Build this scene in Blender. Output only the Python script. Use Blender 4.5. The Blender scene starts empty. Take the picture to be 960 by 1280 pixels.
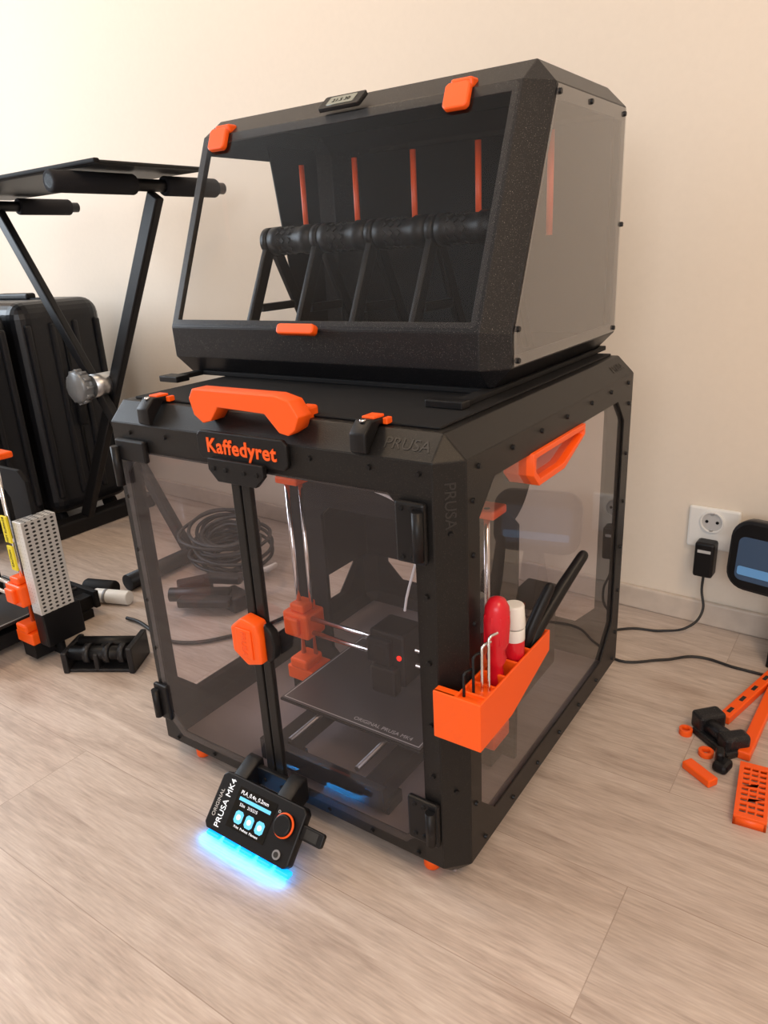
import bpy, bmesh, math, random
from mathutils import Vector, Matrix
random.seed(4)
SC=bpy.context.scene; COL=SC.collection
V=Vector
try:
    SC.view_settings.view_transform='Standard'
except Exception: pass
# ------------------------------------------------------------------ materials
def mat(name,col,rough=.5,metal=0.,bump=0.,bscale=400.,spec=.5,emit=None,estr=0.,speck=None,var=0.):
    m=bpy.data.materials.new(name);m.use_nodes=True;nt=m.node_tree;N=nt.nodes;L=nt.links
    b=N['Principled BSDF']
    b.inputs['Base Color'].default_value=(*col,1);b.inputs['Roughness'].default_value=rough
    b.inputs['Metallic'].default_value=metal;b.inputs['Specular IOR Level'].default_value=spec
    if emit:
        b.inputs['Emission Color'].default_value=(*emit,1);b.inputs['Emission Strength'].default_value=estr
    tc=N.new('ShaderNodeTexCoord')
    if bump or var or speck:
        n=N.new('ShaderNodeTexNoise');n.inputs['Scale'].default_value=bscale;n.inputs['Detail'].default_value=3
        L.new(tc.outputs['Object'],n.inputs['Vector'])
        if bump:
            bp=N.new('ShaderNodeBump');bp.inputs['Strength'].default_value=bump;bp.inputs['Distance'].default_value=.001
            L.new(n.outputs['Fac'],bp.inputs['Height']);L.new(bp.outputs[0],b.inputs['Normal'])
        if speck or var:
            r=N.new('ShaderNodeValToRGB')
            if speck:
                r.color_ramp.elements[0].position=.63;r.color_ramp.elements[0].color=(*col,1)
                r.color_ramp.elements[1].position=.72;r.color_ramp.elements[1].color=(*speck,1)
            else:
                r.color_ramp.elements[0].position=.3;r.color_ramp.elements[0].color=(*[c*(1-var) for c in col],1)
                r.color_ramp.elements[1].position=.7;r.color_ramp.elements[1].color=(*[min(1,c*(1+var)) for c in col],1)
            L.new(n.outputs['Fac'],r.inputs['Fac']);L.new(r.outputs[0],b.inputs['Base Color'])
    return m
def glass(name,tint,haze=0.,hazecol=(.8,.8,.8),f0=.07,rough=0.0,pw=4.2):
    """thin acrylic sheet: clear transmission + Schlick reflection, identical from both sides"""
    m=bpy.data.materials.new(name);m.use_nodes=True;nt=m.node_tree;N=nt.nodes;L=nt.links
    for n in list(N):
        if n.type=='BSDF_PRINCIPLED':N.remove(n)
    out=[n for n in N if n.type=='OUTPUT_MATERIAL'][0]
    t=N.new('ShaderNodeBsdfTransparent');t.inputs[0].default_value=(*tint,1)
    g=N.new('ShaderNodeBsdfGlossy');g.inputs['Roughness'].default_value=rough
    lw=N.new('ShaderNodeLayerWeight');lw.inputs[0].default_value=.5
    p=N.new('ShaderNodeMath');p.operation='POWER';p.inputs[1].default_value=pw;L.new(lw.outputs['Facing'],p.inputs[0])
    a=N.new('ShaderNodeMath');a.operation='MULTIPLY_ADD';a.inputs[1].default_value=1-f0;a.inputs[2].default_value=f0;L.new(p.outputs[0],a.inputs[0])
    mx=N.new('ShaderNodeMixShader');L.new(a.outputs[0],mx.inputs[0]);L.new(t.outputs[0],mx.inputs[1]);L.new(g.outputs[0],mx.inputs[2])
    last=mx.outputs[0]
    if haze:
        d=N.new('ShaderNodeBsdfDiffuse');d.inputs[0].default_value=(*hazecol,1)
        m2=N.new('ShaderNodeMixShader');m2.inputs[0].default_value=haze
        L.new(last,m2.inputs[1]);L.new(d.outputs[0],m2.inputs[2]);last=m2.outputs[0]
    L.new(last,out.inputs[0]);return m
M={}
M['black']=mat('black_powdercoat',(.008,.0075,.0075),.40,.0,.22,900,.30,speck=(.05,.043,.037))
M['blackpl']=mat('black_plastic',(.006,.006,.007),.42,0,.12,500,.28)
M['blackmt']=mat('matte_black',(.006,.006,.007),.7,0,0,300,.25)
M['petg']=mat('glitter_black_print',(.010,.010,.012),.38,.1,.12,1100,.36,speck=(.22,.21,.20))
M['shellblk']=mat('black_shell_print',(.010,.010,.012),.45,0,.0,800,.3)
M['orange']=mat('orange_print',(.93,.105,.004),.42,0,.12,700)
M['orangerod']=mat('orange_tube',(.85,.10,.02),.4)
M['steel']=mat('polished_steel',(.75,.75,.77),.18,1)
M['dsteel']=mat('dark_steel',(.2,.2,.21),.35,1)
M['alu']=mat('aluminium',(.55,.56,.57),.35,1,.1,200)
M['red']=mat('red_handle',(.60,.008,.02),.3)
M['white']=mat('white_plastic',(.78,.78,.76),.35)
M['grayp']=mat('gray_plastic',(.22,.22,.23),.5)
M['doorglass']=glass('tinted_acrylic',(.92,.88,.90),.03,(.50,.45,.48),.035)
M['sideglass']=glass('tinted_side_acrylic',(.90,.87,.88),.07,(.50,.46,.45),.07)
M['dbglass']=glass('clear_acrylic',(.94,.94,.94),.003,(.6,.6,.62),.028)
M['dbside']=glass('acrylic_painted_reflection',(.86,.86,.87),.11,(.78,.78,.78),.08,.02,3.4)  # clear panel; pale diffuse mixed in to stand for its bright reflection
M['bedm']=mat('steel_sheet_bed',(.10,.10,.105),.3,.5,.2,1500)
M['intfloor']=mat('enclosure_base_sheet',(.22,.19,.195),.55,0,0,500)
M['label']=mat('label_gray',(.5,.5,.5),.5)
M['dimlabel']=mat('embossed_gray',(.016,.015,.014),.5)
M['yellow']=mat('yellow_label',(.80,.66,.02),.5)
M['redled']=mat('red_led',(.8,0,0),.4,emit=(1,.01,.005),estr=4)
M['bluelight']=mat('blue_led',(.02,.2,.6),.4,emit=(.0,.32,1),estr=1.9)
M['scrblk']=mat('screen_black',(.004,.005,.006),.12)
M['scrblue']=mat('screen_cyan',(.1,.4,.6),.3,emit=(.12,.5,.8),estr=.8)
M['scrwhite']=mat('screen_white',(.7,.7,.7),.3,emit=(.85,.9,1),estr=.6)
M['lcdgray']=mat('hygrometer_lcd',(.24,.26,.22),.2)
M['cable']=mat('black_cable',(.010,.010,.011),.5)
M['wcable']=mat('white_cable',(.75,.75,.74),.4)
M['tube']=mat('ptfe_tube',(.75,.78,.8),.25)
M['case']=mat('suitcase_shell',(.008,.009,.012),.36,0,.3,250,.4)
M['foam']=mat('foam_grip',(.012,.012,.015),.85,0,.4,300,.3)
M['knob']=mat('clamp_knob',(.20,.21,.22),.38,.4)

def perforated(name,base,hole,scale):
    m=bpy.data.materials.new(name);m.use_nodes=True;N=m.node_tree.nodes;L=m.node_tree.links
    b=N['Principled BSDF'];b.inputs['Metallic'].default_value=.4;b.inputs['Roughness'].default_value=.32
    tc=N.new('ShaderNodeTexCoord')
    mp=N.new('ShaderNodeMapping');mp.inputs['Scale'].default_value=(1,.62,1);L.new(tc.outputs['Object'],mp.inputs['Vector'])
    v=N.new('ShaderNodeTexVoronoi');v.inputs['Scale'].default_value=scale;v.inputs['Randomness'].default_value=0
    L.new(mp.outputs[0],v.inputs['Vector'])
    r=N.new('ShaderNodeValToRGB');r.color_ramp.interpolation='CONSTANT'
    r.color_ramp.elements[0].color=(*hole,1);r.color_ramp.elements[1].position=.30;r.color_ramp.elements[1].color=(*base,1)
    L.new(v.outputs['Distance'],r.inputs['Fac']);L.new(r.outputs[0],b.inputs['Base Color']);return m
M['perf']=perforated('perforated_steel',(.68,.68,.67),(.04,.04,.04),125)

def floor_mat():
    m=bpy.data.materials.new('laminate_floor');m.use_nodes=True;N=m.node_tree.nodes;L=m.node_tree.links
    b=N['Principled BSDF'];b.inputs['Roughness'].default_value=.38
    tc=N.new('ShaderNodeTexCoord')
    mp=N.new('ShaderNodeMapping');mp.inputs['Location'].default_value=(.36,.055,0);L.new(tc.outputs['Object'],mp.inputs['Vector'])
    br=N.new('ShaderNodeTexBrick');br.inputs['Scale'].default_value=1;br.inputs['Brick Width'].default_value=1.3;br.inputs['Row Height'].default_value=.19
    br.inputs['Mortar Size'].default_value=.0007;br.inputs['Mortar Smooth'].default_value=.2;br.offset=.37
    br.inputs['Color1'].default_value=(0,0,0,1);br.inputs['Color2'].default_value=(1,1,1,1);br.inputs['Mortar'].default_value=(.5,.5,.5,1)
    L.new(mp.outputs[0],br.inputs['Vector'])
    add=N.new('ShaderNodeVectorMath');add.operation='MULTIPLY_ADD'
    L.new(br.outputs['Color'],add.inputs[0]);add.inputs[1].default_value=(3.1,1.7,0);L.new(tc.outputs['Object'],add.inputs[2])
    sc=N.new('ShaderNodeMapping');sc.inputs['Scale'].default_value=(2.0,15,1);L.new(add.outputs[0],sc.inputs['Vector'])
    n1=N.new('ShaderNodeTexNoise');n1.inputs['Scale'].default_value=1.9;n1.inputs['Detail'].default_value=8;n1.inputs['Roughness'].default_value=.6;n1.inputs['Distortion'].default_value=1.1;L.new(sc.outputs[0],n1.inputs['Vector'])
    sc2=N.new('ShaderNodeMapping');sc2.inputs['Scale'].default_value=(9,110,1);L.new(add.outputs[0],sc2.inputs['Vector'])
    n2=N.new('ShaderNodeTexNoise');n2.inputs['Scale'].default_value=3;n2.inputs['Detail'].default_value=4;L.new(sc2.outputs[0],n2.inputs['Vector'])
    r=N.new('ShaderNodeValToRGB');e=r.color_ramp.elements
    e[0].position=.28;e[0].color=(.38,.305,.262,1);e[1].position=.72;e[1].color=(.60,.515,.46,1)
    x=e.new(.5);x.color=(.51,.425,.37,1)
    L.new(n1.outputs['Fac'],r.inputs['Fac'])
    mxa=N.new('ShaderNodeMixRGB');mxa.blend_type='OVERLAY';mxa.inputs[0].default_value=.36
    L.new(r.outputs[0],mxa.inputs[1]);L.new(n2.outputs['Fac'],mxa.inputs[2])
    kv=N.new('ShaderNodeMapping');kv.inputs['Scale'].default_value=(2.2,4.6,1);L.new(add.outputs[0],kv.inputs['Vector'])
    kn_=N.new('ShaderNodeTexNoise');kn_.inputs['Scale'].default_value=6;L.new(kv.outputs[0],kn_.inputs['Vector'])
    kw=N.new('ShaderNodeVectorMath');kw.operation='MULTIPLY_ADD';kw.inputs[1].default_value=(.12,.12,0);L.new(kn_.outputs['Color'],kw.inputs[0]);L.new(kv.outputs[0],kw.inputs[2])
    vo=N.new('ShaderNodeTexVoronoi');vo.inputs['Scale'].default_value=1.0;L.new(kw.outputs[0],vo.inputs['Vector'])
    kr=N.new('ShaderNodeValToRGB');kr.color_ramp.elements[0].position=.02;kr.color_ramp.elements[0].color=(.25,.18,.14,1);kr.color_ramp.elements[1].position=.18;kr.color_ramp.elements[1].color=(1,1,1,1)
    k2=kr.color_ramp.elements.new(.06);k2.color=(.70,.62,.56,1)
    L.new(vo.outputs['Distance'],kr.inputs['Fac'])
    mk=N.new('ShaderNodeMixRGB');mk.blend_type='MULTIPLY';mk.inputs[0].default_value=.85;L.new(mxa.outputs[0],mk.inputs[1]);L.new(kr.outputs[0],mk.inputs[2])
    pt=N.new('ShaderNodeMapRange');pt.inputs[3].default_value=.93;pt.inputs[4].default_value=1.05;L.new(br.outputs['Color'],pt.inputs[0])
    mt=N.new('ShaderNodeMixRGB');mt.blend_type='MULTIPLY';mt.inputs[0].default_value=1;L.new(mk.outputs[0],mt.inputs[1]);L.new(pt.outputs[0],mt.inputs[2])
    mm=N.new('ShaderNodeMixRGB');mm.inputs[2].default_value=(.28,.21,.17,1);L.new(mt.outputs[0],mm.inputs[1])
    ml=N.new('ShaderNodeMath');ml.operation='MULTIPLY';ml.inputs[1].default_value=.6;L.new(br.outputs['Fac'],ml.inputs[0]);L.new(ml.outputs[0],mm.inputs[0])
    L.new(mm.outputs[0],b.inputs['Base Color'])
    bp=N.new('ShaderNodeBump');bp.inputs['Strength'].default_value=.12;bp.inputs['Distance'].default_value=.002;L.new(n2.outputs['Fac'],bp.inputs['Height']);L.new(bp.outputs[0],b.inputs['Normal'])
    return m
M['floor']=floor_mat()
M['wall']=mat('painted_wall',(.74,.655,.555),.8,0,0,90,.3,var=.01)
M['ceil']=mat('painted_ceiling',(.8,.78,.75),.9)
M['base']=mat('baseboard_wood',(.56,.48,.41),.5,0,0,40,var=.06)

# ------------------------------------------------------------------ builders
def empty(name,loc):
    o=bpy.data.objects.new(name,None);o.empty_display_size=.05;COL.objects.link(o);o.location=loc
    bpy.context.view_layer.update();return o
def link(name,me,m,parent,smooth=False,bevel=0,segs=2,mw=None):
    o=bpy.data.objects.new(name,me);COL.objects.link(o)
    if m: me.materials.clear();me.materials.append(M[m] if isinstance(m,str) else m)
    if mw is not None:o.matrix_world=mw
    if smooth:
        for p in me.polygons:p.use_smooth=True
    if bevel:
        b=o.modifiers.new('bevel','BEVEL');b.width=bevel;b.segments=segs;b.limit_method='ANGLE';b.angle_limit=math.radians(35)
    if parent is not None:
        o.parent=parent;o.matrix_parent_inverse=parent.matrix_world.inverted()
    return o
def bm2me(bm,name):
    bmesh.ops.recalc_face_normals(bm,faces=bm.faces)
    me=bpy.data.meshes.new(name);bm.to_mesh(me);bm.free();return me
def box(name,lo,hi,m,parent=None,bevel=.0015,rz=0,rot=None,segs=2):
    lo=V(lo);hi=V(hi);c=(lo+hi)/2;s=hi-lo
    bm=bmesh.new();bmesh.ops.create_cube(bm,size=1);bmesh.ops.scale(bm,vec=s,verts=bm.verts)
    mw=Matrix.Translation(c)@(rot if rot else Matrix.Rotation(rz,4,'Z'))
    return link(name,bm2me(bm,name),m,parent,bevel=min(bevel,min(s)*.45),mw=mw,segs=segs)
def cylinder(name,p0,p1,r,m,parent=None,r2=None,n=28,bevel=0):
    p0=V(p0);p1=V(p1);d=p1-p0
    bm=bmesh.new();bmesh.ops.create_cone(bm,cap_ends=True,segments=n,radius1=r,radius2=r if r2 is None else r2,depth=d.length)
    me=bm2me(bm,name)
    for p in me.polygons:p.use_smooth=len(p.vertices)==4
    mw=Matrix.Translation((p0+p1)/2)@d.to_track_quat('Z','Y').to_matrix().to_4x4()
    return link(name,me,m,parent,bevel=bevel,mw=mw)
def lathe(name,p0,p1,prof,m,parent=None,n=24):
    p0=V(p0);p1=V(p1);d=(p1-p0)
    bm=bmesh.new();rings=[]
    for t,r in prof:
        rings.append([bm.verts.new((r*math.cos(a*2*math.pi/n),r*math.sin(a*2*math.pi/n),t)) for a in range(n)])
    for i in range(len(rings)-1):
        for a in range(n):bm.faces.new((rings[i][a],rings[i][(a+1)%n],rings[i+1][(a+1)%n],rings[i+1][a]))
    bm.faces.new(rings[0][::-1]);bm.faces.new(rings[-1])
    mw=Matrix.Translation(p0)@d.to_track_quat('Z','Y').to_matrix().to_4x4()
    return link(name,bm2me(bm,name),m,parent,smooth=True,mw=mw)
def frame_mw(o,u,v):
    u=V(u).normalized();v=V(v).normalized();n=u.cross(v)
    return Matrix((( u.x,v.x,n.x,o[0]),(u.y,v.y,n.y,o[1]),(u.z,v.z,n.z,o[2]),(0,0,0,1)))
XZ=((1,0,0),(0,0,1))   # normal = u x v = -y  (front)
YZ=((0,1,0),(0,0,1))   # normal = +x
XY=((1,0,0),(0,1,0))
def plate(name,loops,o,uv,t,m,parent=None,bevel=0):
    cu=bpy.data.curves.new(name,'CURVE');cu.dimensions='2D';cu.fill_mode='BOTH';cu.extrude=abs(t)/2
    for lp in loops:
        s=cu.splines.new('POLY');s.points.add(len(lp)-1);s.use_cyclic_u=True
        for p,q in zip(s.points,lp):p.co=(q[0],q[1],0,1)
    to=bpy.data.objects.new('tmp',cu);COL.objects.link(to)
    dg=bpy.context.evaluated_depsgraph_get();me=bpy.data.meshes.new_from_object(to.evaluated_get(dg));me.name=name
    bpy.data.objects.remove(to)
    bm=bmesh.new();bm.from_mesh(me);bmesh.ops.remove_doubles(bm,verts=bm.verts,dist=1e-6);bmesh.ops.dissolve_limit(bm,angle_limit=.02,verts=bm.verts,edges=bm.edges)
    bmesh.ops.recalc_face_normals(bm,faces=bm.faces);bm.to_mesh(me);bm.free()
    mw=frame_mw(o,*uv)@Matrix.Translation((0,0,t/2))
    return link(name,me,m,parent,bevel=bevel,mw=mw)
def sheet(name,lp,o,uv,m,parent):
    bm=bmesh.new();bm.faces.new([bm.verts.new((q[0],q[1],0)) for q in lp])
    return link(name,bm2me(bm,name),m,parent,mw=frame_mw(o,*uv))
def tube(name,pts,r,m,parent=None,cyc=False,smooth=True):
    cu=bpy.data.curves.new(name,'CURVE');cu.dimensions='3D';cu.bevel_depth=r;cu.bevel_resolution=3;cu.use_fill_caps=True;cu.resolution_u=8
    if smooth:
        s=cu.splines.new('BEZIER');s.bezier_points.add(len(pts)-1)
        for b,q in zip(s.bezier_points,pts):b.co=q;b.handle_left_type=b.handle_right_type='AUTO'
    else:
        s=cu.splines.new('POLY');s.points.add(len(pts)-1)
        for b,q in zip(s.points,pts):b.co=(*q,1)
    s.use_cyclic_u=cyc
    to=bpy.data.objects.new('tmp',cu);COL.objects.link(to)
    dg=bpy.context.evaluated_depsgraph_get();me=bpy.data.meshes.new_from_object(to.evaluated_get(dg));me.name=name
    bpy.data.objects.remove(to)
    return link(name,me,m,parent,smooth=True)
def text(name,body,size,o,uv,m,parent=None,ext=.0004,align='CENTER',bold=0,sp=1):
    cu=bpy.data.curves.new(name,'FONT');cu.body=body;cu.size=size;cu.extrude=ext;cu.align_x=align;cu.align_y='CENTER';cu.offset=bold;cu.space_character=sp
    to=bpy.data.objects.new('tmp',cu);COL.objects.link(to)
    dg=bpy.context.evaluated_depsgraph_get();me=bpy.data.meshes.new_from_object(to.evaluated_get(dg));me.name=name
    bpy.data.objects.remove(to)
    return link(name,me,m,parent,mw=frame_mw(o,*uv))
def studs(name,pts,nrm,r,h,m,parent,n=10):
    bm=bmesh.new();q=V(nrm).to_track_quat('Z','Y').to_matrix().to_4x4()
    for p in pts:
        bmesh.ops.create_cone(bm,cap_ends=True,segments=n,radius1=r,radius2=r*.8,depth=h,matrix=Matrix.Translation(V(p)+V(nrm)*h/2)@q)
    return link(name,bm2me(bm,name),m,parent)
def cut(x0,z0,x1,z1,c):
    if not isinstance(c,(tuple,list)):c=(c,)*4  # bl br tr tl
    P=[(x0+c[0],z0),(x1-c[1],z0),(x1,z0+c[1]),(x1,z1-c[2]),(x1-c[2],z1),(x0+c[3],z1),(x0,z1-c[3]),(x0,z0+c[0])]
    R=[]
    for p in P:
        if not R or (V(p)-V(R[-1])).length>1e-5:R.append(p)
    if (V(R[0])-V(R[-1])).length<1e-5:R.pop()
    return R
def hull(name,profile,x0,x1,c,m,parent,drop,minang=40,th=.003):
    bm=bmesh.new()
    a=[bm.verts.new((x0,y,z)) for y,z in profile];b=[bm.verts.new((x1,y,z)) for y,z in profile];n=len(a)
    bm.faces.new(a);bm.faces.new(b[::-1])
    for i in range(n):bm.faces.new((a[i],b[i],b[(i+1)%n],a[(i+1)%n]))
    bmesh.ops.recalc_face_normals(bm,faces=bm.faces)
    es=[e for e in bm.edges if e.calc_face_angle()>math.radians(minang)]
    bmesh.ops.bevel(bm,geom=es,offset=c,segments=1,affect='EDGES',profile=.5)
    bm.normal_update()
    kill=[f for f in bm.faces if drop(f)]
    polys=[[v.co.copy() for v in f.verts] for f in kill];nr=[f.normal.copy() for f in kill]
    bmesh.ops.delete(bm,geom=kill,context='FACES')
    me=bpy.data.meshes.new(name);bm.to_mesh(me);bm.free()
    o=link(name,me,m,parent);s=o.modifiers.new('solid','SOLIDIFY');s.thickness=th;s.offset=-1
    b=o.modifiers.new('bevel','BEVEL');b.width=.0012;b.segments=2;b.limit_method='ANGLE'
    return o,polys,nr

# ------------------------------------------------------------------ ROOM
box('floor',(-3.2,-3.6,-.05),(2.6,1.3,0),'floor',bevel=0)
wa=math.radians(-2.6)
wc=V((.10,.847,0)); wd=V((math.cos(wa),math.sin(wa),0)); wn=V((-wd.y,wd.x,0))
def wpt(s,off,z):
    p=wc+wd*s-wn*off;return V((p.x,p.y,z))
def wbox(name,s0,s1,o0,o1,z0,z1,m,parent=None,bevel=.001):
    c=wpt((s0+s1)/2,(o0+o1)/2,(z0+z1)/2)
    h=V(((s1-s0)/2,abs(o1-o0)/2,(z1-z0)/2))
    return box(name,c-h,c+h,m,parent,bevel,rz=wa)
wbox('wall_back',-3.6,2.9,-.10,0,0,2.5,'wall',bevel=0)
wbox('baseboard_back',-3.3,2.7,0,.012,0,.05,'base',bevel=.004)
box('ceiling',(-3.2,-3.6,2.5),(2.6,1.3,2.56),'ceil',bevel=0)
box('wall_right',(2.5,-3.6,0),(2.6,1.0,2.5),'wall',bevel=0)
plate('wall_left',[[(-3.6,0),(1.2,0),(1.2,2.5),(-3.6,2.5)],[(-1.25,.7),(.35,.7),(.35,2.1),(-1.25,2.1)]],(-3.1,0,0),YZ,-.1,'wall')
plate('wall_front',[[(-3.2,0),(2.6,0),(2.6,2.5),(-3.2,2.5)],[(-.1,.8),(2.3,.8),(2.3,2.2),(-.1,2.2)]],(0,-3.5,0),XZ,.1,'wall')
def window(name,uv,o,a,b):
    e=empty(name,V(o))
    x0,z0=a;x1,z1=b;mx=(x0+x1)/2;w=.05
    plate('sash',[[(x0,z0),(x1,z0),(x1,z1),(x0,z1)],[(x0+w,z0+w),(mx-w/2,z0+w),(mx-w/2,z1-w),(x0+w,z1-w)],[(mx+w/2,z0+w),(x1-w,z0+w),(x1-w,z1-w),(mx+w/2,z1-w)]],o,uv,.05,'white',e)
    sheet('pane',[(x0+w,z0+w),(x1-w,z0+w),(x1-w,z1-w),(x0+w,z1-w)],o,uv,glass(name+'_glass',(.95,.96,.97)),e)
window('window_1',YZ,(-3.16,0,0),(-1.25,.7),(.35,2.1))
window('window_2',XZ,(0,-3.56,0),(-.1,.8),(2.3,2.2))

# ------------------------------------------------------------------ ENCLOSURE
W=.552;D=.589;H=.57;Z0=.013;c=.025
E=empty('printer_enclosure',(-W/2,D/2,0))
hull('frame_shell',[(0,Z0),(D,Z0),(D,H),(0,H)],-W,0,c,'black',E,lambda f:max(abs(f.normal.x),abs(f.normal.y))>.99)
fx0,fx1,fz0,fz1=-W+c,-c,Z0+c,H-c
fho=cut(-.508,.064,-.048,.506,.03)
plate('front_frame',[[(fx0,fz0),(fx1,fz0),(fx1,fz1),(fx0,fz1)],fho],(0,.003,0),XZ,.003,'black',E,.0008)
box('door_stile_1',(-.301,-.008,.058),(-.287,.0,.508),'black',E)
box('door_stile_2',(-.284,-.008,.058),(-.270,.0,.508),'black',E)
sheet('door_1_pane',cut(-.512,.058,-.290,.510,(.03,0,0,.03)),(0,-.004,0),XZ,'doorglass',E)
sheet('door_2_pane',cut(-.281,.058,-.045,.510,(0,.03,.03,0)),(0,-.004,0),XZ,'doorglass',E)
sho=cut(.052,.076,.530,.512,(.035,.05,.035,.035))
for nm,x,sg in(('right',0,-1),('left',-W,1)):
    plate('side_frame_'+nm,[[(c,fz0),(D-c,fz0),(D-c,fz1),(c,fz1)],sho],(x,0,0),YZ,.003*sg,'black',E,.0008)
    sheet('side_pane_'+nm,cut(.045,.069,.537,.519,.035),(x+sg*.005,0,0),YZ,'sideglass' if nm=='right' else 'doorglass',E)
bho=cut(-.50,.08,-.05,.51,.035)
plate('rear_frame',[[(fx0,fz0),(fx1,fz0),(fx1,fz1),(fx0,fz1)],bho],(0,D,0),XZ,.003,'black',E,.0008)
sheet('rear_pane',cut(-.507,.073,-.043,.517,.03),(0,D-.005,0),XZ,'doorglass',E)
box('base_sheet',(-W+.02,.02,Z0+.004),(-.02,D-.02,Z0+.010),'intfloor',E)
box('lid_sheet',(-.515,.035,H),(-.035,.56,H+.003),'blackmt',E)
for i,(x,y) in enumerate([(-.485,.030),(-.060,.030),(-.485,.55),(-.060,.55)]):
    cylinder('foot_%d'%i,(x,y,0),(x,y,Z0+.004),.011,'orange',E,bevel=.003)
fb=[(x,-.0,fz1-.012) for x in(-.49,-.42,-.18,-.10,-.04)]+[(x,0,fz0+.008) for x in(-.50,-.42,-.2,-.13,-.06)]+[(-.518,0,z) for z in(.12,.2,.28,.36,.44)]+[(-.035,0,z) for z in(.1,.17,.24,.32,.40)]
studs('front_bolts',fb,(0,-1,0),.0032,.003,'blackpl',E)
sb=[(0,y,fz1-.012) for y in(.05,.13,.21,.29,.38,.46,.54)]+[(0,y,fz0+.014) for y in(.06,.14,.22,.30,.38,.46,.54)]+[(0,.037,z) for z in(.12,.2,.28,.36,.44,.5)]+[(0,.548,z) for z in(.1,.18,.26,.34,.42,.5)]
studs('side_bolts',sb,(1,0,0),.0032,.003,'blackpl',E)
s2=.70710678
ch=[(-.0125,.0125,z) for z in(.15,.47)]
studs('post_bolts',ch,(s2,-s2,0),.003,.003,'blackpl',E)
text('logo_top','PRUSA',.019,(-.060,.0121,.5577),((1,0,0),(0,s2,s2)),'dimlabel',E,.0001)
text('logo_post','PRUSA',.017,(-.0121,.0121,.50),((0,0,-1),(s2,s2,0)),'dimlabel',E,.0001)
text('logo_rear','PRUSA',.017,(-.0121,.52,.5577),((0,1,0),(-s2,0,s2)),'dimlabel',E,.0001)
def hinge(nm,x0,x1,z0,z1):
    box(nm+'_base',(x0,-.009,z0),(x1,-.001,z1),'blackpl',E,.003)
hinge('hinge_1',-.066,-.030,.438,.505);cylinder('hinge_1_pin',(-.036,-.012,.445),(-.036,-.012,.498),.006,'blackpl',E)
hinge('hinge_2',-.068,-.026,.074,.136);cylinder('hinge_2_pin',(-.034,-.012,.081),(-.034,-.012,.128),.006,'blackpl',E)
hinge('hinge_3',-.515,-.455,.495,.525);cylinder('hinge_3_pin',(-.512,-.012,.46),(-.512,-.012,.515),.006,'blackpl',E)
hinge('hinge_4',-.530,-.500,.080,.140);cylinder('hinge_4_pin',(-.522,-.012,.085),(-.522,-.012,.132),.006,'blackpl',E)
hp=[(-.057,-.009,z) for z in(.445,.498,.085,.128)]+[(-.045,-.009,z) for z in(.445,.498,.085,.128)]
studs('hinge_screws',hp,(0,-1,0),.003,.002,'blackmt',E)
plate('catch_top',[cut(-.330,.492,-.240,.520,(.014,.014,0,0))],(0,-.007,0),XZ,.007,'blackpl',E,.001)
plate('catch_bottom',[cut(-.345,.048,-.245,.078,(0,0,.014,.014))],(0,-.007,0),XZ,.008,'blackpl',E,.001)
studs('catch_screws',[(x,-.014,.508) for x in(-.32,-.30,-.27,-.25)]+[(x,-.015,.062) for x in(-.33,-.30,-.27,-.255)],(0,-1,0),.003,.002,'blackmt',E)
kn=[(-.311,.272),(-.287,.256),(-.262,.264),(-.262,.302),(-.268,.318),(-.292,.322),(-.311,.306)]
plate('knob_orange',[kn],(0,-.009,0),XZ,.022,'orange',E,.003)
plate('knob_orange_core',[[( -.300,.271),(-.274,.268),(-.274,.309),(-.300,.309)]],(0,-.031,0),XZ,.002,'orange',E,.001)
text('knob_text','PRUSA',.012,(-.287,-.0332,.289),((0,0,-1),(1,0,0)),'orangerod',E)
plate('knob_black',[[(-.261,.262),(-.248,.272),(-.244,.290),(-.248,.308),(-.261,.318)]],(0,-.009,0),XZ,.014,'blackpl',E,.003)
plate('nameplate',[cut(-.352,.516,-.207,.551,.006)],(0,-.001,0),XZ,.006,'blackpl',E,.0015)
text('nameplate_text','Kaffedyret',.0245,(-.279,-.0071,.5335),XZ,'orange',E,.0008,bold=.0006,sp=1.08)
hd=[(-.360,.588),(-.352,.600),(-.222,.600),(-.200,.595),(-.188,.578),(-.195,.563),(-.205,.556),(-.218,.558),(-.238,.578),(-.312,.580),(-.326,.563),(-.340,.559),(-.354,.568)]
plate('lid_handle',[hd],(0,.020,0),XZ,.024,'orange',E,.0016)
box('lid_handle_foot_1',(-.352,.012,.566),(-.330,.045,.583),'orange',E,.003)
box('lid_handle_foot_2',(-.216,.012,.566),(-.199,.045,.583),'orange',E,.003)
for i,x in enumerate((-.452,-.110)):
    pr=[(-.005,.549),(-.001,.546),(.002,.548),(.004,.552),(.022,.572),(.038,.573),(.038,.579),(.008,.580),(-.005,.568)]
    plate('latch_%d'%i,[pr],(x-.0105,0,0),YZ,.021,'blackpl',E,.002)
    box('latch_%d_tab'%i,(x-.008,.016,.578),(x+.008,.035,.582),'orange',E,.001)
    cylinder('latch_%d_screw'%i,(x,.007,.578),(x,.007,.581),.0035,'steel',E)
    box('latch_%d_lug'%i,(x+.010,.028,.572),(x+.016,.038,.579),'orange',E,.001)
gr=[(.178,.486),(.178,.513),(.345,.513),(.345,.498),(.275,.470),(.195,.470)]
gi=[(.185,.490),(.185,.506),(.338,.506),(.338,.500),(.272,.478),(.198,.478)]
plate('side_grip',[gr,gi],(-.032,0,0),YZ,.037,'orange',E,.001)
plate('side_grip_back',[gr],(-.034,0,0),YZ,.003,'orange',E)
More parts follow.
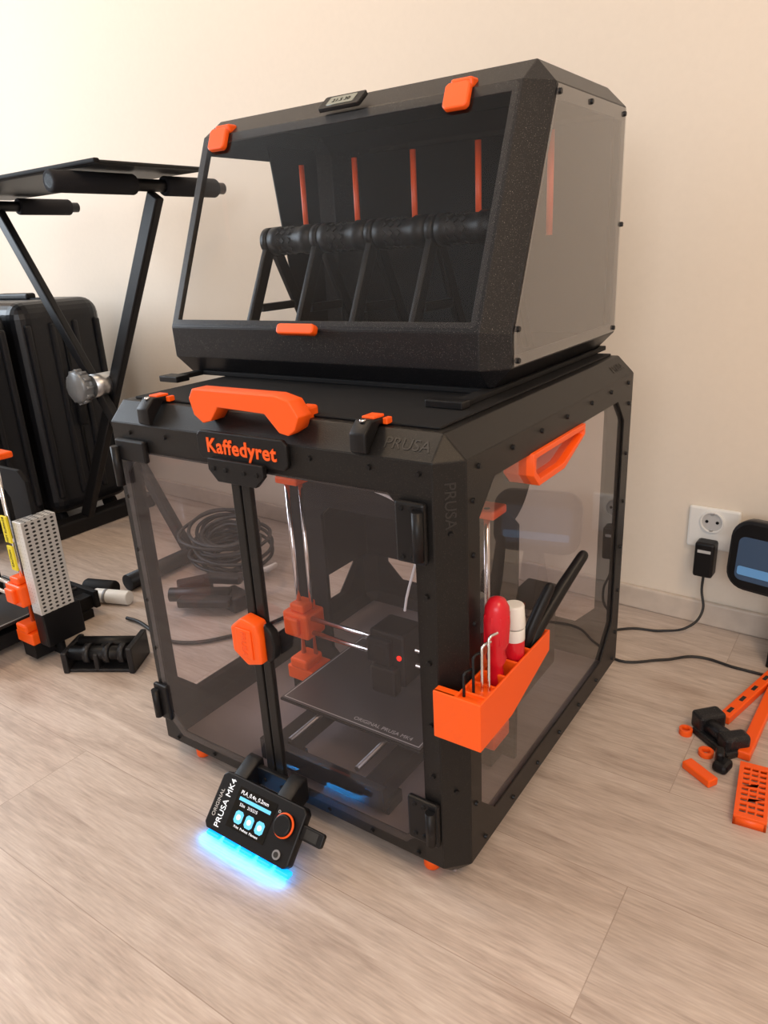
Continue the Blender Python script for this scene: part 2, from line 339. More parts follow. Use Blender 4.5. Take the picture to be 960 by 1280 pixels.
# ------------------------------------------------------------------ tool holder
T=empty('tool_holder',(.02,.05,.25))
prof=[(-.014,.242),(.060,.242),(.165,.272),(.165,.300),(-.014,.300)]
def ybar(nm,lo,hi):box(nm,lo,hi,'orange',T,.0012)
plate('outer_wall',[prof],(.032,0,0),YZ,.003,'orange',T,.001)
plate('inner_wall',[prof],(.003,0,0),YZ,.003,'orange',T,.001)
ybar('front_wall',(-.022,-.017,.242),(.035,-.012,.300))
ybar('corner_hook',(-.022,-.016,.242),(.004,-.004,.300))
ybar('bottom',(.004,-.013,.242),(.034,.060,.246))
plate('slope_bottom',[[( .058,.242),(.165,.272),(.165,.276),(.058,.246)]],(.004,0,0),YZ,.029,'orange',T)
for y in(.0,.022,.046,.078,.112,.163):ybar('divider',(.004,y-.0015,.250 if y<.06 else .272),(.034,y+.0015,.300))
ybar('deck',(.004,-.013,.290),(.034,.022,.297))
S=empty('screwdriver',(.02,.06,.28))
lathe('handle',(.018,.052,.262),(.021,.050,.395),[(0,.003),(.004,.009),(.03,.0095),(.045,.0075),(.055,.0115),(.065,.009),(.075,.0135),(.10,.0145),(.118,.013),(.126,.009),(.129,.003)],'red',S)
for k in range(8):
    a=k*math.pi/4;cylinder('grip_ridge',(.0195+.0125*math.cos(a),.051+.0125*math.sin(a),.338),(.0205+.0125*math.cos(a),.0505+.0125*math.sin(a),.372),.0022,'red',S,n=10,bevel=.0008)
G=empty('glue_stick',(.02,.1,.28))
cylinder('body',(.019,.096,.278),(.019,.096,.330),.0125,'red',G,bevel=.001)
cylinder('label_band',(.019,.096,.318),(.019,.096,.333),.0128,'white',G,bevel=.0005)
cylinder('cap',(.019,.096,.334),(.019,.096,.362),.0135,'white',G,r2=.0115,bevel=.002)
for i,(y,h) in enumerate(((-.006,.325),(.004,.342),(.012,.352),(.016,.362))):
    K=empty('hex_key',(.012,y,.29)) 
    x=.010+.006*i
    tube('rod',[(x,y,.292),(x,y,h-.003),(x+.001,y+.003,h),(x+.004,y+.012,h)],.0016,'steel' if i>1 else 'blackpl',K,smooth=False)
P=empty('pliers',(.02,.13,.28))
def tap(nm,pts,rs,m,par):
    bm=bmesh.new();vs=[bm.verts.new(p) for p in pts]
    for a,b in zip(vs,vs[1:]):bm.edges.new((a,b))
    me=bpy.data.meshes.new(nm);bm.to_mesh(me);bm.free()
    o=link(nm,me,m,par);s=o.modifiers.new('skin','SKIN')
    for d,r in zip(me.skin_vertices[0].data,rs):d.radius=(r,r)
    me.skin_vertices[0].data[0].use_root=True
    u=o.modifiers.new('sub','SUBSURF');u.levels=u.render_levels=2;s.use_smooth_shade=True;return o
tap('handle_1',[(.022,.128,.285),(.027,.150,.310),(.038,.190,.345),(.052,.232,.382)],[.007,.0085,.0085,.007],'blackpl',P)
tap('handle_2',[(.020,.122,.285),(.024,.128,.312),(.031,.143,.340),(.038,.160,.366)],[.006,.0075,.0075,.006],'blackpl',P)
tap('jaw',[(.020,.132,.285),(.020,.128,.262),(.020,.122,.235)],[.008,.008,.003],'white',P)

# ------------------------------------------------------------------ PRINTERS
def printer(o,left=False,rodtop=.40):
    ox,oy,oz=o
    e=empty('desktop_3d_printer',(ox,oy,oz))
    def b(n,x0,y0,z0,x1,y1,z1,m,bv=.0015):return box(n,(ox+x0,oy+y0,oz+z0),(ox+x1,oy+y1,oz+z1),m,e,bv)
    def cy(n,p,q,r,m):return cylinder(n,(ox+p[0],oy+p[1],oz+p[2]),(ox+q[0],oy+q[1],oz+q[2]),r,m,e,n=16)
    for s in(-1,1):
        b('rail',s*.085-.015,-.17,.02,s*.085+.015,.17,.05,'blackmt')
        cy('y_rod',(s*.06,-.17,.062),(s*.06,.16,.062),.004,'dsteel')
        b('foot',s*.085-.02,-.165,0,s*.085+.02,-.13,.02,'blackmt');b('foot',s*.085-.02,.13,0,s*.085+.02,.165,.02,'blackmt')
        b('z_bottom_bracket',s*.165-.028,-.025,.045,s*.165+.028,.025,.070,'orange',.003)
        b('z_motor',s*.165-.021,-.021,.012,s*.165+.021,.021,.045,'blackmt')
        b('z_bottom_cap',s*.165-.018,-.028,.070,s*.165+.018,.015,.088,'orange',.004)
        b('z_top_bracket',s*.165-.022,-.015,rodtop-.012,s*.165+.022,.025,rodtop,'orange',.003)
        cy('z_rod',(s*.172,-.004,.07),(s*.172,-.004,rodtop),.0042,'steel')
        cy('z_screw',(s*.152,.004,.07),(s*.152,.004,rodtop-.01),.0036,'steel')
        b('x_end',s*.165-.026,-.026,.128,s*.165+.026,.020,.172,'orange',.004)
        b('x_end_cap',s*.165-.017,-.034,.136,s*.165+.012,-.024,.166,'orange',.003)
        b('x_end_top',s*.165-.014,-.02,.172,s*.165+.016,.012,.186,'orange',.003)
    b('front_plate',-.11,-.182,.02,.11,-.170,.055,'blackmt');b('rear_plate',-.11,.170,.02,.11,.182,.06,'blackmt')
    plate('gantry_frame',[cut(-.20,0,.20,.39,(0,0,.02,.02)),cut(-.135,.075,.135,.345,.015)],(ox,oy+.035,oz),XZ,.008,'blackmt',e,.0008)
    for z in(.138,.164):cy('x_rod',(-.15,-.012,z),(.15,-.012,z),.004,'steel')
    b('bed_carriage',-.09,-.08,.058,.09,.10,.066,'blackmt')
    b('heatbed',-.127,-.115,.075,.127,.100,.079,'blackmt');b('print_sheet',-.125,-.113,.0795,.125,.098,.0808,'bedm',.0005)
    plate('bed_outline',[[(-.122,-.110),(.122,-.110),(.122,.095),(-.122,.095)],[(-.1205,-.1085),(.1205,-.1085),(.1205,.0935),(-.1205,.0935)]],(ox,oy,oz+.0808),XY,.0002,'label',e)
    text('bed_text','ORIGINAL PRUSA MK4',.010,(ox+.055,oy-.100,oz+.0811),XY,'label',e,.0001)
    ex=.03
    b('extruder_body',ex-.03,-.045,.115,ex+.03,.01,.200,'blackpl',.004);b('fan_shroud',ex-.022,-.060,.105,ex+.022,-.040,.150,'blackpl',.004)
    b('hotend_fan',ex-.028,-.056,.152,ex+.012,-.044,.192,'blackmt',.003);cy('hotend_fan_hub',(ex-.008,-.057,.172),(ex-.008,-.050,.172),.012,'blackpl')
    cy('nozzle',(ex,-.02,.095),(ex,-.02,.115),.006,'steel')
    cy('status_led',(ex+.022,-.0465,.165),(ex+.022,-.0445,.165),.0035,'redled')
    if left:
        b('power_supply',.196,-.012,.115,.226,.058,.305,'perf',.001)
        b('power_supply_cover',.194,-.012,.045,.227,.070,.115,'blackpl',.003)
        b('power_supply_bracket',.18,.02,.10,.196,.05,.28,'blackmt')
        b('yellow_label_1',.172,-.020,.262,.193,-.016,.315,'yellow',.0005)
        b('yellow_label_2',.172,-.020,.205,.190,-.016,.255,'yellow',.0005)
        text('yellow_label_text','HOT SURFACE',.008,(ox+.1825,oy-.0204,oz+.288),((0,0,1),(-1,0,0)),'blackmt',e,.0002)
        text('yellow_label_text_2','CAUTION',.008,(ox+.181,oy-.0204,oz+.230),((0,0,1),(-1,0,0)),'blackmt',e,.0002)
    else:
        b('control_box',.148,.050,.08,.196,.185,.22,'blackpl',.003)
    return e
pr1=printer((-.245,.215,.024))
pr2=printer((-1.172,.07,0),True,.43)
SP=empty('filament_spool',(-.19,.47,.38))
for x in(-.225,-.160):cylinder('flange',(x,.45,.40),(x+.004,.45,.40),.098,'blackmt',SP,n=64)
cylinder('winding',(-.221,.45,.40),(-.160,.45,.40),.080,'blackpl',SP,n=64)
cylinder('hub_arm',(-.26,.45,.40),(-.12,.45,.40),.02,'blackmt',SP)
box('holder_post',(-.30,.44,.024),(-.262,.46,.44),'blackmt',SP)
box('interior_panel_rear',(-.53,.555,.14),(-.235,.562,.545),'blackmt',E)
box('interior_panel_side',(-.540,.36,.14),(-.533,.555,.545),'blackmt',E)
tube('filament_tube',[(-.300,.06,.548),(-.296,.08,.51),(-.27,.10,.475),(-.215,.14,.455),(-.175,.19,.40),(-.20,.20,.25)],.002,'tube',pr1)

# ------------------------------------------------------------------ display unit
L=empty('printer_control_display',(-.28,-.06,.03))
bl=V((-.350,-.092,.020));tl=V((-.350,-.040,.076))
lu=V((1,0,0));lv=(tl-bl).normalized();uvl=(tuple(lu),tuple(lv));LH=(tl-bl).length;ln=lu.cross(lv)
LW=.150
plate('body',[cut(0,0,LW,LH,.006)],bl-ln*.014,uvl,.014,'blackpl',L,.002)
def lp(u,v,h=0):return bl+lu*u+lv*v+ln*h
plate('screen',[[(.036,.014),(.104,.014),(.104,.066),(.036,.066)]],lp(0,0),uvl,.0006,'scrblk',L)
for i in range(3):
    plate('icon',[cut(.045+.019*i,.022,.059+.019*i,.038,.003)],lp(0,0,.0007),uvl,.0003,'scrblue',L)
    cylinder('icon_dot',lp(.052+.019*i,.030,.0009),lp(.052+.019*i,.030,.0014),.0035,'scrwhite',L,n=16)
text('icon_labels','Print  Preheat  Filament',.0045,lp(.071,.018,.0008),uvl,'scrwhite',L,.0001)
text('line_1','PLA_0.4n_0.2mm',.007,lp(.066,.060,.0008),uvl,'scrwhite',L,.0001)
plate('progress',[[(.042,.050),(.098,.050),(.098,.0545),(.042,.0545)]],lp(0,0,.0007),uvl,.0003,'scrblue',L)
text('line_2','52m   215/215',.0055,lp(.062,.045,.0008),uvl,'scrwhite',L,.0001)
uvr=(tuple(lv),tuple(-lu))
text('brand_1','ORIGINAL',.008,lp(.010,LH*.46,.0002),uvr,'label',L,.0002)
text('brand_2','PRUSA MK4',.0125,lp(.022,LH*.50,.0002),uvr,'scrwhite',L,.0002)
cylinder('dial',lp(.126,.047,-.001),lp(.126,.047,.010),.0135,'blackpl',L,bevel=.002)
tube('dial_ring',[tuple(lp(.126+.0140*math.cos(a),.047+.0140*math.sin(a),.004)) for a in [i*math.pi/10 for i in range(20)]],.0017,'orange',L,cyc=True)
cylinder('reset_button',lp(.129,.012,0),lp(.129,.012,.002),.006,'grayp',L);cylinder('reset_button_face',lp(.129,.012,.002),lp(.129,.012,.0028),.0035,'dimlabel',L)
text('usb_icon','o',.008,lp(.110,.060,.0002),uvl,'label',L,.0001)
plate('usb_stick',[cut(0,0,.036,.018,.002)],lp(LW-.002,.040,-.010),uvl,.007,'blackpl',L,.0015)
plate('usb_stick_label',[[(.008,.003),(.028,.003),(.028,.015),(.008,.015)]],lp(LW-.002,.040,-.003),uvl,.0003,'dimlabel',L)
for x in(-.325,-.245):
    plate('mount_arm',[[(-.055,.052),(-.045,.070),(-.010,.085),(-.001,.085),(-.001,.050),(-.03,.040)]],(x-.012,0,0),YZ,.024,'blackpl',L,.002)
for i in range(5):
    x=-.343+.031*i
    box('led_%d'%i,(x,-.094,.010),(x+.024,-.084,.016),'bluelight',L,.002)
def light(name,typ,loc,rot,en,col,size=1,sy=None,target=None):
    l=bpy.data.lights.new(name,typ);l.energy=en;l.color=col
    if typ=='AREA':
        l.size=size
        if sy:l.shape='RECTANGLE';l.size_y=sy
    o=bpy.data.objects.new(name,l);COL.objects.link(o);o.location=loc
    if target is not None:o.rotation_euler=(V(target)-V(loc)).to_track_quat('-Z','Y').to_euler()
    else:o.rotation_euler=rot
    return o
bl_=light('display_underglow','AREA',(-.280,-.090,.0095),(0,0,0),.22,(.0,.32,1),.14,.012)

# ------------------------------------------------------------------ FILAMENT DRY BOX
B=empty('filament_dry_box',(-.325,.39,.58))
bx0,bx1=-.620,-.038
yf,yk,yt,yb=.180,.178,.303,.605;zb,zk,zt=.576,.648,.943
sl=V((0,yt-yk,zt-zk)).normalized();sn=V((0,-sl.z,sl.y))
def dropdb(f):
    return abs(f.normal.x)>.99 or f.normal.dot(sn)>.998
_,polys,nrs=hull('shell',[(yf,zb),(yb,zb),(yb,zt),(yt,zt),(yk,zk)],bx0,bx1,.028,'petg',B,dropdb,35,.003)
for pl,nr in zip(polys,nrs):
    if abs(nr.x)>.99:
        o=(pl[0].x,0,0);uv=YZ;lp2=[(p.y,p.z) for p in pl];nm='side'
    else:
        o=V((0,yk,zk));uv=((1,0,0),tuple(sl));lp2=[(p.x,(p-V((p.x,yk,zk))).dot(sl)) for p in pl];nm='front'
    cx=sum(p[0] for p in lp2)/len(lp2);cy_=sum(p[1] for p in lp2)/len(lp2)
    w0=max(p[0] for p in lp2)-min(p[0] for p in lp2);h0=max(p[1] for p in lp2)-min(p[1] for p in lp2)
    ins=.016 if nm=='side' else .012
    inner=[(cx+(p[0]-cx)*(1-2*ins/w0),cy_+(p[1]-cy_)*(1-2*ins/h0)) for p in lp2]
    t=.003
    if nm=='side':
        sg=-1 if nr.x>0 else 1
        plate('side_frame',[lp2,inner],o,uv,t*sg,'petg',B,.0005)
        pane=[(cx+(p[0]-cx)*.985,cy_+(p[1]-cy_)*.985) for p in lp2]
        sheet('side_pane',pane,(pl[0].x-sg*.002,0,0),uv,'dbside' if nr.x>0 else 'dbglass',B)
        studs('side_pane_bolts',[(pl[0].x,cx+(p[0]-cx)*.93,cy_+(p[1]-cy_)*.94) for p in lp2]+[(pl[0].x,.575,.76),(pl[0].x,.43,.905)],(nr.x,0,0),.004,.005,'blackpl',B)
    else:
        plate('front_frame',[lp2,inner],o-sn*.003,uv,t,'petg',B,.0005)
        lo=min(p[1] for p in lp2);hi=max(p[1] for p in lp2);xa=min(p[0] for p in lp2);xb=max(p[0] for p in lp2)
        sheet('front_pane',cut(xa+.004,lo+.004,xb-.002,hi-.003,.004),o+sn*.004,uv,'dbglass',B)
        flo,fhi=lo,hi
def fs(x,s,n=0):return V((x,yk,zk))+sl*s+sn*n
uvs=((1,0,0),tuple(sl))
for i,x in enumerate((-.550,-.145)):
    plate('clip_%d'%i,[cut(x-.017,fhi-.028,x+.017,fhi+.004,.004)],V((0,yk,zk))+sn*.003,uvs,.009,'orange',B,.002)
    box('clip_%d_top'%i,(x-.015,fs(x,fhi).y-.002,fs(x,fhi).z+.000),(x+.015,fs(x,fhi).y+.016,fs(x,fhi).z+.013),'orange',B,.003)
plate('pull_tab',[cut(-.362,-.010,-.298,.004,.003)],V((0,yk,zk))+sn*.004,uvs,.012,'orange',B,.002)
box('shell_seam',(-.3302,yf-.0006,.608),(-.3290,yf+.002,.645),'blackmt',B,.0002)
pc=V((-.325,yt-.008,zt-.016));hyv=((1,0,0),(0,.80,.60))
plate('hygrometer',[cut(-.034,-.013,.034,.015,.002)],pc,hyv,.006,'blackpl',B,.001)
plate('hygrometer_lcd',[cut(-.022,-.008,.022,.010,.001)],pc,hyv,.0066,'lcdgray',B)
text('hygrometer_text','21.5 30',.010,pc+V((0,-.60,.80))*.0069,hyv,'blackmt',B,.0001)
box('base_rail_1',(-.575,.150,.573),(-.56,.59,.580),'blackmt',B)
box('base_rail_2',(-.075,.125,.573),(-.055,.595,.580),'blackmt',B)
box('base_pad',(-.57,.20,.573),(-.06,.595,.580),'blackmt',B)
box('base_lip',(-.580,.130,.573),(-.540,.155,.582),'blackpl',B);box('base_lip',(-.10,.112,.573),(-.052,.130,.582),'blackpl',B)
plate('rear_gusset',[[(.50,.61),(.585,.61),(.585,.92),(.455,.92)]],(bx0+.006,0,0),YZ,.003,'shellblk',B)
for i in range(5):
    x=-.565+.106*i
    for s in(-1,1):
        plate('a_frame_leg',[[(.385+s*.008,.775),(.385-s*.004,.755),(.385+s*.078,.592),(.385+s*.100,.592)]],(x,0,0),YZ,.010,'blackpl',B,.001)
    box('a_frame_bar',(x,.345,.655),(x+.010,.425,.668),'blackpl',B)
    cylinder('a_frame_head',(x-.001,.385,.765),(x+.011,.385,.765),.022,'blackpl',B)
    if i<4:
        lathe('roller',(x+.012,.385,.765),(x+.103,.385,.765),[(0,.015),(.003,.0225),(.02,.0225),(.023,.020),(.066,.020),(.069,.0225),(.088,.0225),(.091,.015)],'blackpl',B,32)
        bmx=bmesh.new()
        for k in range(10):
            a=k*2*math.pi/10
            for j in range(3):
                m4=Matrix.Translation((x+.033+.013*j,.385+.0205*math.cos(a),.765+.0205*math.sin(a)))@Matrix.Rotation(a-math.pi/2,4,'X')@Matrix.Rotation(math.pi/4,4,'Z')
                bmesh.ops.create_cube(bmx,size=1,matrix=m4@Matrix.Diagonal((.007,.007,.002,1)))
        link('roller_knurl',bm2me(bmx,'knurl'),'petg',B)
for i in range(5):
    x=-.528+.109*i
    cylinder('guide_tube_%d'%i,(x,.44,.750),(x,.44,.881),.0045,'orangerod',B,n=12)
box('inner_panel',(-.52,.590,.60),(-.06,.599,.905),'blackmt',B)

# ------------------------------------------------------------------ STAND (left)
K=empty('folding_x_stand',(-1.38,.57,0))
def beam(nm,a,b,w,t,m,par):
    a=V(a);b=V(b);d=b-a
    bm=bmesh.new();bmesh.ops.create_cube(bm,size=1);bmesh.ops.scale(bm,vec=(w,t,d.length),verts=bm.verts)
    z=d.normalized();y=V((0,1,0));y=(y-z*y.dot(z)).normalized();x=y.cross(z)
    mw=Matrix(((x.x,y.x,z.x,(a.x+b.x)/2),(x.y,y.y,z.y,(a.y+b.y)/2),(x.z,y.z,z.z,(a.z+b.z)/2),(0,0,0,1)))
    return link(nm,bm2me(bm,nm),m,par,bevel=.004,mw=mw)
beam('leg_1',(-1.67,.555,.885),(-1.11,.555,.03),.030,.022,'blackpl',K)
beam('leg_2',(-1.076,.585,.884),(-1.60,.585,.03),.036,.022,'blackpl',K)
cylinder('foot_bar_1',(-1.11,.36,.022),(-1.11,.80,.022),.020,'blackpl',K)
box('foot_bar_2',(-1.63,.36,0),(-1.575,.82,.045),'blackpl',K,.006)
for x in(-1.076,-1.67):
    cylinder('top_bar',(x,.33,.902),(x,.79,.902),.013,'blackpl',K)
    cylinder('foam_grip_1',(x,.33,.902),(x,.53,.902),.021,'foam',K,bevel=.004);cylinder('foam_grip_2',(x,.61,.902),(x,.765,.902),.021,'foam',K,bevel=.004)
lathe('knob',(-1.395,.545,.45),(-1.395,.485,.45),[(0,.018),(.012,.018),(.014,.038),(.020,.042),(.04,.042),(.046,.036),(.050,.015)],'knob',K,12)
for k in range(12):
    a=k*math.pi/6;cylinder('knob_lobe',(-1.395+.041*math.cos(a),.526,.45+.041*math.sin(a)),(-1.395+.041*math.cos(a),.506,.45+.041*math.sin(a)),.005,'knob',K,n=10)
cylinder('hub',(-1.37,.60,.45),(-1.37,.53,.45),.030,'alu',K)
TP=empty('laptop_board',(-1.38,.5,.93))
box('panel',(-1.78,.385,.926),(-.985,.66,.934),'blackpl',TP,.003)
box('front_lip',(-1.78,.375,.928),(-.985,.388,.937),'blackmt',TP,.003)

for i,(y0,y1,zt2) in enumerate(((.26,.50,.655),(.515,.79,.660))):
    SU=empty('suitcase',(-1.9,(y0+y1)/2,0));xo=.055
    box('shell',(-2.14+xo,y0,.045),(-1.69+xo,y1,zt2),'case',SU,.045,segs=5)
    ym=(y0+y1)/2
    plate('zip_seam',[cut(-2.145+xo,.04,-1.685+xo,zt2+.004,.045),cut(-2.138+xo,.047,-1.692+xo,zt2-.003,.045)],(0,ym,0),XZ,.008,'blackmt',SU)
    for k in range(4):
        yy=y0+.03+(y1-y0-.06)*k/3
        if abs(yy-ym)>.02:box('rib',(-1.70+xo,yy-.009,.10),(-1.682+xo,yy+.009,zt2-.06),'case',SU,.006)
    for xx in(-2.08+xo,-1.76+xo):
        for yy in(y0+.05,y1-.05):cylinder('wheel',(xx,yy-.012,.023),(xx,yy+.012,.023),.023,'blackmt',SU)
    box('side_handle',(-1.69+xo,ym-.012,.30),(-1.672+xo,ym+.012,.46),'blackpl',SU,.006)
    box('top_handle',(-1.98+xo,ym-.015,zt2),(-1.82+xo,ym+.015,zt2+.018),'blackpl',SU,.006)

# ------------------------------------------------------------------ floor items, left
RB=empty('printed_roller_bracket',(-.86,.13,0))
rbo=V((-.866,.125,0))
rt=Matrix.Rotation(math.radians(30),4,'Z')
def rb(a,b,nm='part',bv=.003):
    a=V(a);b=V(b);cc=(a+b)/2;p=rt@cc+rbo;h=(b-a)/2
    return box(nm,p-h,p+h,'petg',RB,bv,rz=math.radians(30))
rb((-.072,-.035,0),(.072,.035,.008),'base')
rb((-.072,-.04,0),(-.060,.04,.045),'end_plate');rb((.060,-.04,0),(.072,.04,.055),'end_plate')
def rp(x,y,z):return rt@V((x,y,z))+rbo
cylinder('roller_1',rp(-.060,-.018,.034),rp(.060,-.018,.034),.014,'blackpl',RB);cylinder('roller_2',rp(-.060,.02,.034),rp(.060,.02,.034),.014,'blackpl',RB)
for k in(-.03,.01,.040):cylinder('collar',rp(k,-.018,.034),rp(k+.012,-.018,.034),.019,'petg',RB)
rb((-.01,-.035,.0),(.0,.035,.04),'mid_plate')
BT=empty('lens_pen',(-1.12,.29,0))
cylinder('barrel',(-1.13,.285,.017),(-1.045,.315,.017),.0165,'white',BT,bevel=.002)
cylinder('band',(-1.105,.2938,.017),(-1.098,.2963,.017),.0168,'grayp',BT)
BK=empty('pouch',(-1.14,.33,0));cylinder('roll',(-1.19,.30,.02),(-1.11,.327,.02),.0195,'blackmt',BK,bevel=.006)
CC=empty('cable_coil',(-.98,.57,0))
for k in range(18):
    r=.075+random.uniform(-.03,.03);cx,cy=-.990+random.uniform(-.025,.025),.58+random.uniform(-.02,.02);tl_=random.uniform(-.8,.8)
    pts=[(max(-1.085,cx+r*1.1*math.cos(a)),cy+r*.8*math.sin(a),.008+.0050*k+.02*(1+math.sin(a+tl_))) for a in [j*2*math.pi/12 for j in range(12)]]
    tube('loop',pts,.0045,'cable',CC,cyc=True)
CC2=empty('white_cable',(-.9,.5,0))
tube('loop',[(-.90,.56,.01),(-.87,.50,.02),(-.83,.48,.05),(-.80,.52,.06),(-.83,.58,.04),(-.88,.60,.006)],.006,'wcable',CC2)
WC=empty('white_charging_cable',(-1.5,.3,0))
tube('hanging',[(-1.72,.23,.70),(-1.58,.22,.52),(-1.48,.21,.36),(-1.42,.20,.20),(-1.43,.20,.06),(-1.50,.18,.006)],.0035,'wcable',WC)
FC=empty('printed_parts_pile',(-.88,.38,0))
for (x,y,z,a,s) in((-.90,.40,.012,.3,(.10,.04,.024)),(-.85,.37,.03,.5,(.12,.03,.02)),(-.95,.43,.02,1.0,(.08,.035,.04)),(-.82,.43,.018,-.2,(.07,.05,.036)),(-.87,.45,.05,.4,(.09,.03,.02))):
    box('part',(x-s[0]/2,y-s[1]/2,z-s[2]/2),(x+s[0]/2,y+s[1]/2,z+s[2]/2),'petg',FC,.005,rz=a)
cylinder('spindle',(-.94,.35,.035),(-.82,.42,.035),.016,'blackpl',FC)
FL=empty('floor_cable',(-1.0,.2,0))
tube('cord',[(-.985,.26,.006),(-.95,.262,.006),(-.88,.250,.005),(-.80,.245,.005),(-.72,.32,.005),(-.66,.50,.005)],.004,'cable',FL)

# ------------------------------------------------------------------ wall outlet + adapter + cables
O=empty('wall_outlet',tuple(wpt(-.012,.0,.205)))
wbox('plate',-.056,.037,0,.010,.163,.247,'white',O,.004)
oc=wpt(-.012,.010,.220)
n_=-wn
def ring(nm,c0,r0,r1,d,m,par):
    k=32;cu=[[(r0*math.cos(a*2*math.pi/k),r0*math.sin(a*2*math.pi/k)) for a in range(k)],[(r1*math.cos(a*2*math.pi/k),r1*math.sin(a*2*math.pi/k)) for a in range(k)]]
    return plate(nm,cu,c0,(tuple(wd),(0,0,1)),d,m,par,.0008)
ring('socket_rim',oc,.0215,.0185,.004,'white',O)
cylinder('socket_well',oc+n_*.0002,oc+n_*.0012,.0185,'label',O,n=32)
for s in(-1,1):cylinder('pin_hole',oc+wd*.0095*s,oc+wd*.0095*s+n_*.002,.003,'blackmt',O,n=12)
for s in(-1,1):box('earth_clip',oc+V((-.003,-.004,s*.017-.002)),oc+V((.003,.001,s*.017+.002)),'alu',O,.0005)
A=empty('power_adapter',tuple(wpt(-.012,.03,.14)))
wbox('body',-.032,.004,.010,.042,.115,.186,'blackpl',A,.005)
wbox('plug_face',-.026,-.002,.005,.012,.14,.18,'blackpl',A,.002)
wbox('label',-.026,-.002,.042,.0424,.166,.172,'label',A,.0002)
p=wpt(-.014,.026,.115)
tube('cord',[tuple(p),tuple(p+V((0,-.003,-.03))),tuple(p+V((.008,-.02,-.07))),(.075,.775,.02),(.03,.765,.004),(-.03,.745,.003),(-.06,.70,.003),(-.02,.62,.003),(.06,.66,.003),(.11,.70,.003),(.18,.695,.003),(.28,.70,.003),(.40,.74,.003)],.0025,'cable',A)
HD=empty('handheld_screen_device',(.23,.77,.15))
du=(math.cos(.25),math.sin(.25)*-1,0)
dv=(0,.12,.99)
def rr(x0,z0,x1,z1,r,k=6):
    P=[]
    for (cx,cz,a0) in((x1-r,z0+r,-90),(x1-r,z1-r,0),(x0+r,z1-r,90),(x0+r,z0+r,180)):
        for j in range(k+1):
            a=math.radians(a0+90*j/k);P.append((cx+r*math.cos(a),cz+r*math.sin(a)))
    return P
org=V((.138,.782,.128))
plate('body',[rr(0,0,.18,.130,.035)],org,(du,dv),.030,'case',HD,.006)
nn=V(du).cross(V(dv)).normalized()
plate('bezel',[rr(.006,.006,.174,.124,.030)],org+nn*.030,(du,dv),.002,'blackpl',HD,.001)
plate('screen',[rr(.018,.020,.162,.100,.012)],org+nn*.032,(du,dv),.0006,mat('device_screen',(.04,.06,.10),.15,emit=(.04,.07,.12),estr=.3),HD)
plate('screen_band',[rr(.022,.030,.158,.046,.004)],org+nn*.0328,(du,dv),.0003,mat('device_screen_band',(.1,.2,.35),.2,emit=(.08,.22,.42),estr=.5),HD)
plate('stand',[[(-.03,0),(.07,0),(.02,.14)]],V((.22,.757,0)),YZ,.04,'blackpl',HD,.002)

# ------------------------------------------------------------------ orange parts, right
OP=empty('orange_printed_parts',(.22,.42,0))
def fbox(nm,p0,p1,w,h,m='orange',z=0,bv=.002,par=None):
    a=V((p0[0],p0[1],0));b=V((p1[0],p1[1],0));d=b-a;cc=(a+b)/2;ang=math.atan2(d.y,d.x)
    return box(nm,(cc.x-d.length/2,cc.y-w/2,z),(cc.x+d.length/2,cc.y+w/2,z+h),m,par or OP,bv,rz=ang)
fbox('strip_1',(.190,.520),(.245,.730),.018,.014)
fbox('strip_2',(.233,.440),(.246,.68),.018,.014)
fbox('strip_3',(.165,.385),(.208,.358),.018,.012)
for k in range(5):
    t=k/4*.8+.1;fbox('strip_slot',(.190+.055*t-.002,.520+.21*t-.008),(.190+.055*t+.002,.520+.21*t+.008),.006,.0145,'dimlabel',0,.0003)
va=V((-.10,.995,0)).normalized();ua=V((va.y,-va.x,0))
holes=[]
for i in range(9):
    for j in range(3):
        v0=.009+i*.0115;u0=.006+j*.0105;holes.append([(u0,v0),(u0+.008,v0),(u0+.008,v0+.007),(u0,v0+.007)])
to_=V((.244,.298,0));uvt=(tuple(ua),tuple(va))
plate('perforated_tray',[[(0,0),(.040,0),(.040,.118),(0,.118)]]+holes,to_+V((0,0,.012)),uvt,.004,'orange',OP,.0004)
for u0 in(0,.037):plate('tray_wall',[[(u0,0),(u0+.003,0),(u0+.003,.118),(u0,.118)]],to_,uvt,.012,'orange',OP)
for v0 in(0,.115):plate('tray_wall',[[(0,v0),(.04,v0),(.04,v0+.003),(0,v0+.003)]],to_,uvt,.012,'orange',OP)
def fring(nm,cx,cy,r0,r1,h,m='orange'):
    k=28;plate(nm,[[(r0*math.cos(a*2*math.pi/k),r0*math.sin(a*2*math.pi/k)) for a in range(k)],[(r1*math.cos(a*2*math.pi/k),r1*math.sin(a*2*math.pi/k)) for a in range(k)]],(cx,cy,0),XY,h,m,OP,.0005)
fring('ring_1',.146,.462,.010,.006,.010);fring('ring_2',.184,.425,.011,.006,.008)
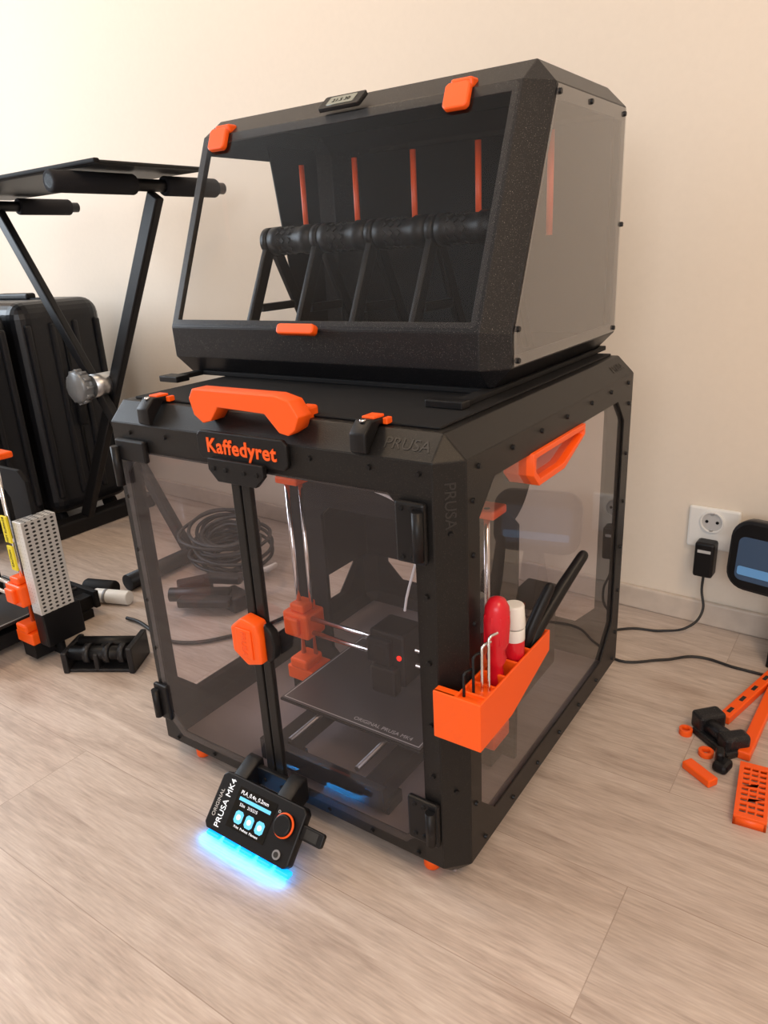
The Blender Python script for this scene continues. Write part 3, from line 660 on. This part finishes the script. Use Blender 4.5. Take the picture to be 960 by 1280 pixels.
OB=empty('black_printed_clamp',(.2,.46,0))
fbox('base',(.165,.485),(.225,.440),.040,.012,'petg',0,.003,OB)
fbox('jaw_1',(.163,.496),(.183,.477),.045,.030,'petg',.006,.005,OB)
fbox('jaw_2',(.208,.462),(.224,.444),.042,.026,'petg',.006,.005,OB)
cylinder('barrel',(.170,.478,.020),(.222,.445,.020),.012,'petg',OB)
OC=empty('black_printed_hook',(.205,.40,0))
fbox('body',(.200,.405),(.222,.400),.028,.016,'blackpl',0,.006,OC)
fbox('arm',(.203,.420),(.207,.400),.012,.028,'blackpl',0,.004,OC)

# ------------------------------------------------------------------ lights, world, camera
light('daylight_left','AREA',(-2.98,-.45,1.4),None,54,(.80,.90,1),1.5,1.3,target=(-.2,-.45,.9))
light('daylight_front','AREA',(1.1,-3.35,1.5),None,48,(.95,.97,1),2.2,1.3,target=(-.3,0,.7))
light('ceiling_lamp','AREA',(1.3,-.9,2.42),None,27,(1,.70,.43),.6,target=(1.0,-.6,0))
light('ceiling_lamp','AREA',(-1.30,-.12,2.46),None,13,(1,.70,.42),.45,target=(-1.30,-.12,0))
w=bpy.data.worlds.new('world');SC.world=w;w.use_nodes=True
w.node_tree.nodes['Background'].inputs[0].default_value=(.75,.85,1,1);w.node_tree.nodes['Background'].inputs[1].default_value=1.0

az,pi_,ro=-.62055,.34526,.055025
f=V((math.sin(az)*math.cos(pi_),math.cos(az)*math.cos(pi_),-math.sin(pi_)))
r=V((math.cos(az),-math.sin(az),0));d=f.cross(r)
r2=r*math.cos(ro)+d*math.sin(ro);d2=-r*math.sin(ro)+d*math.cos(ro)
cam=bpy.data.cameras.new('camera');cam.sensor_fit='VERTICAL';cam.sensor_height=36;cam.sensor_width=27;cam.lens=910.55*36/1280;cam.clip_start=.01
co=bpy.data.objects.new('camera',cam);COL.objects.link(co)
co.matrix_world=Matrix(((r2.x,-d2.x,-f.x,.33056),(r2.y,-d2.y,-f.y,-.58058),(r2.z,-d2.z,-f.z,.74291),(0,0,0,1)))
SC.camera=co
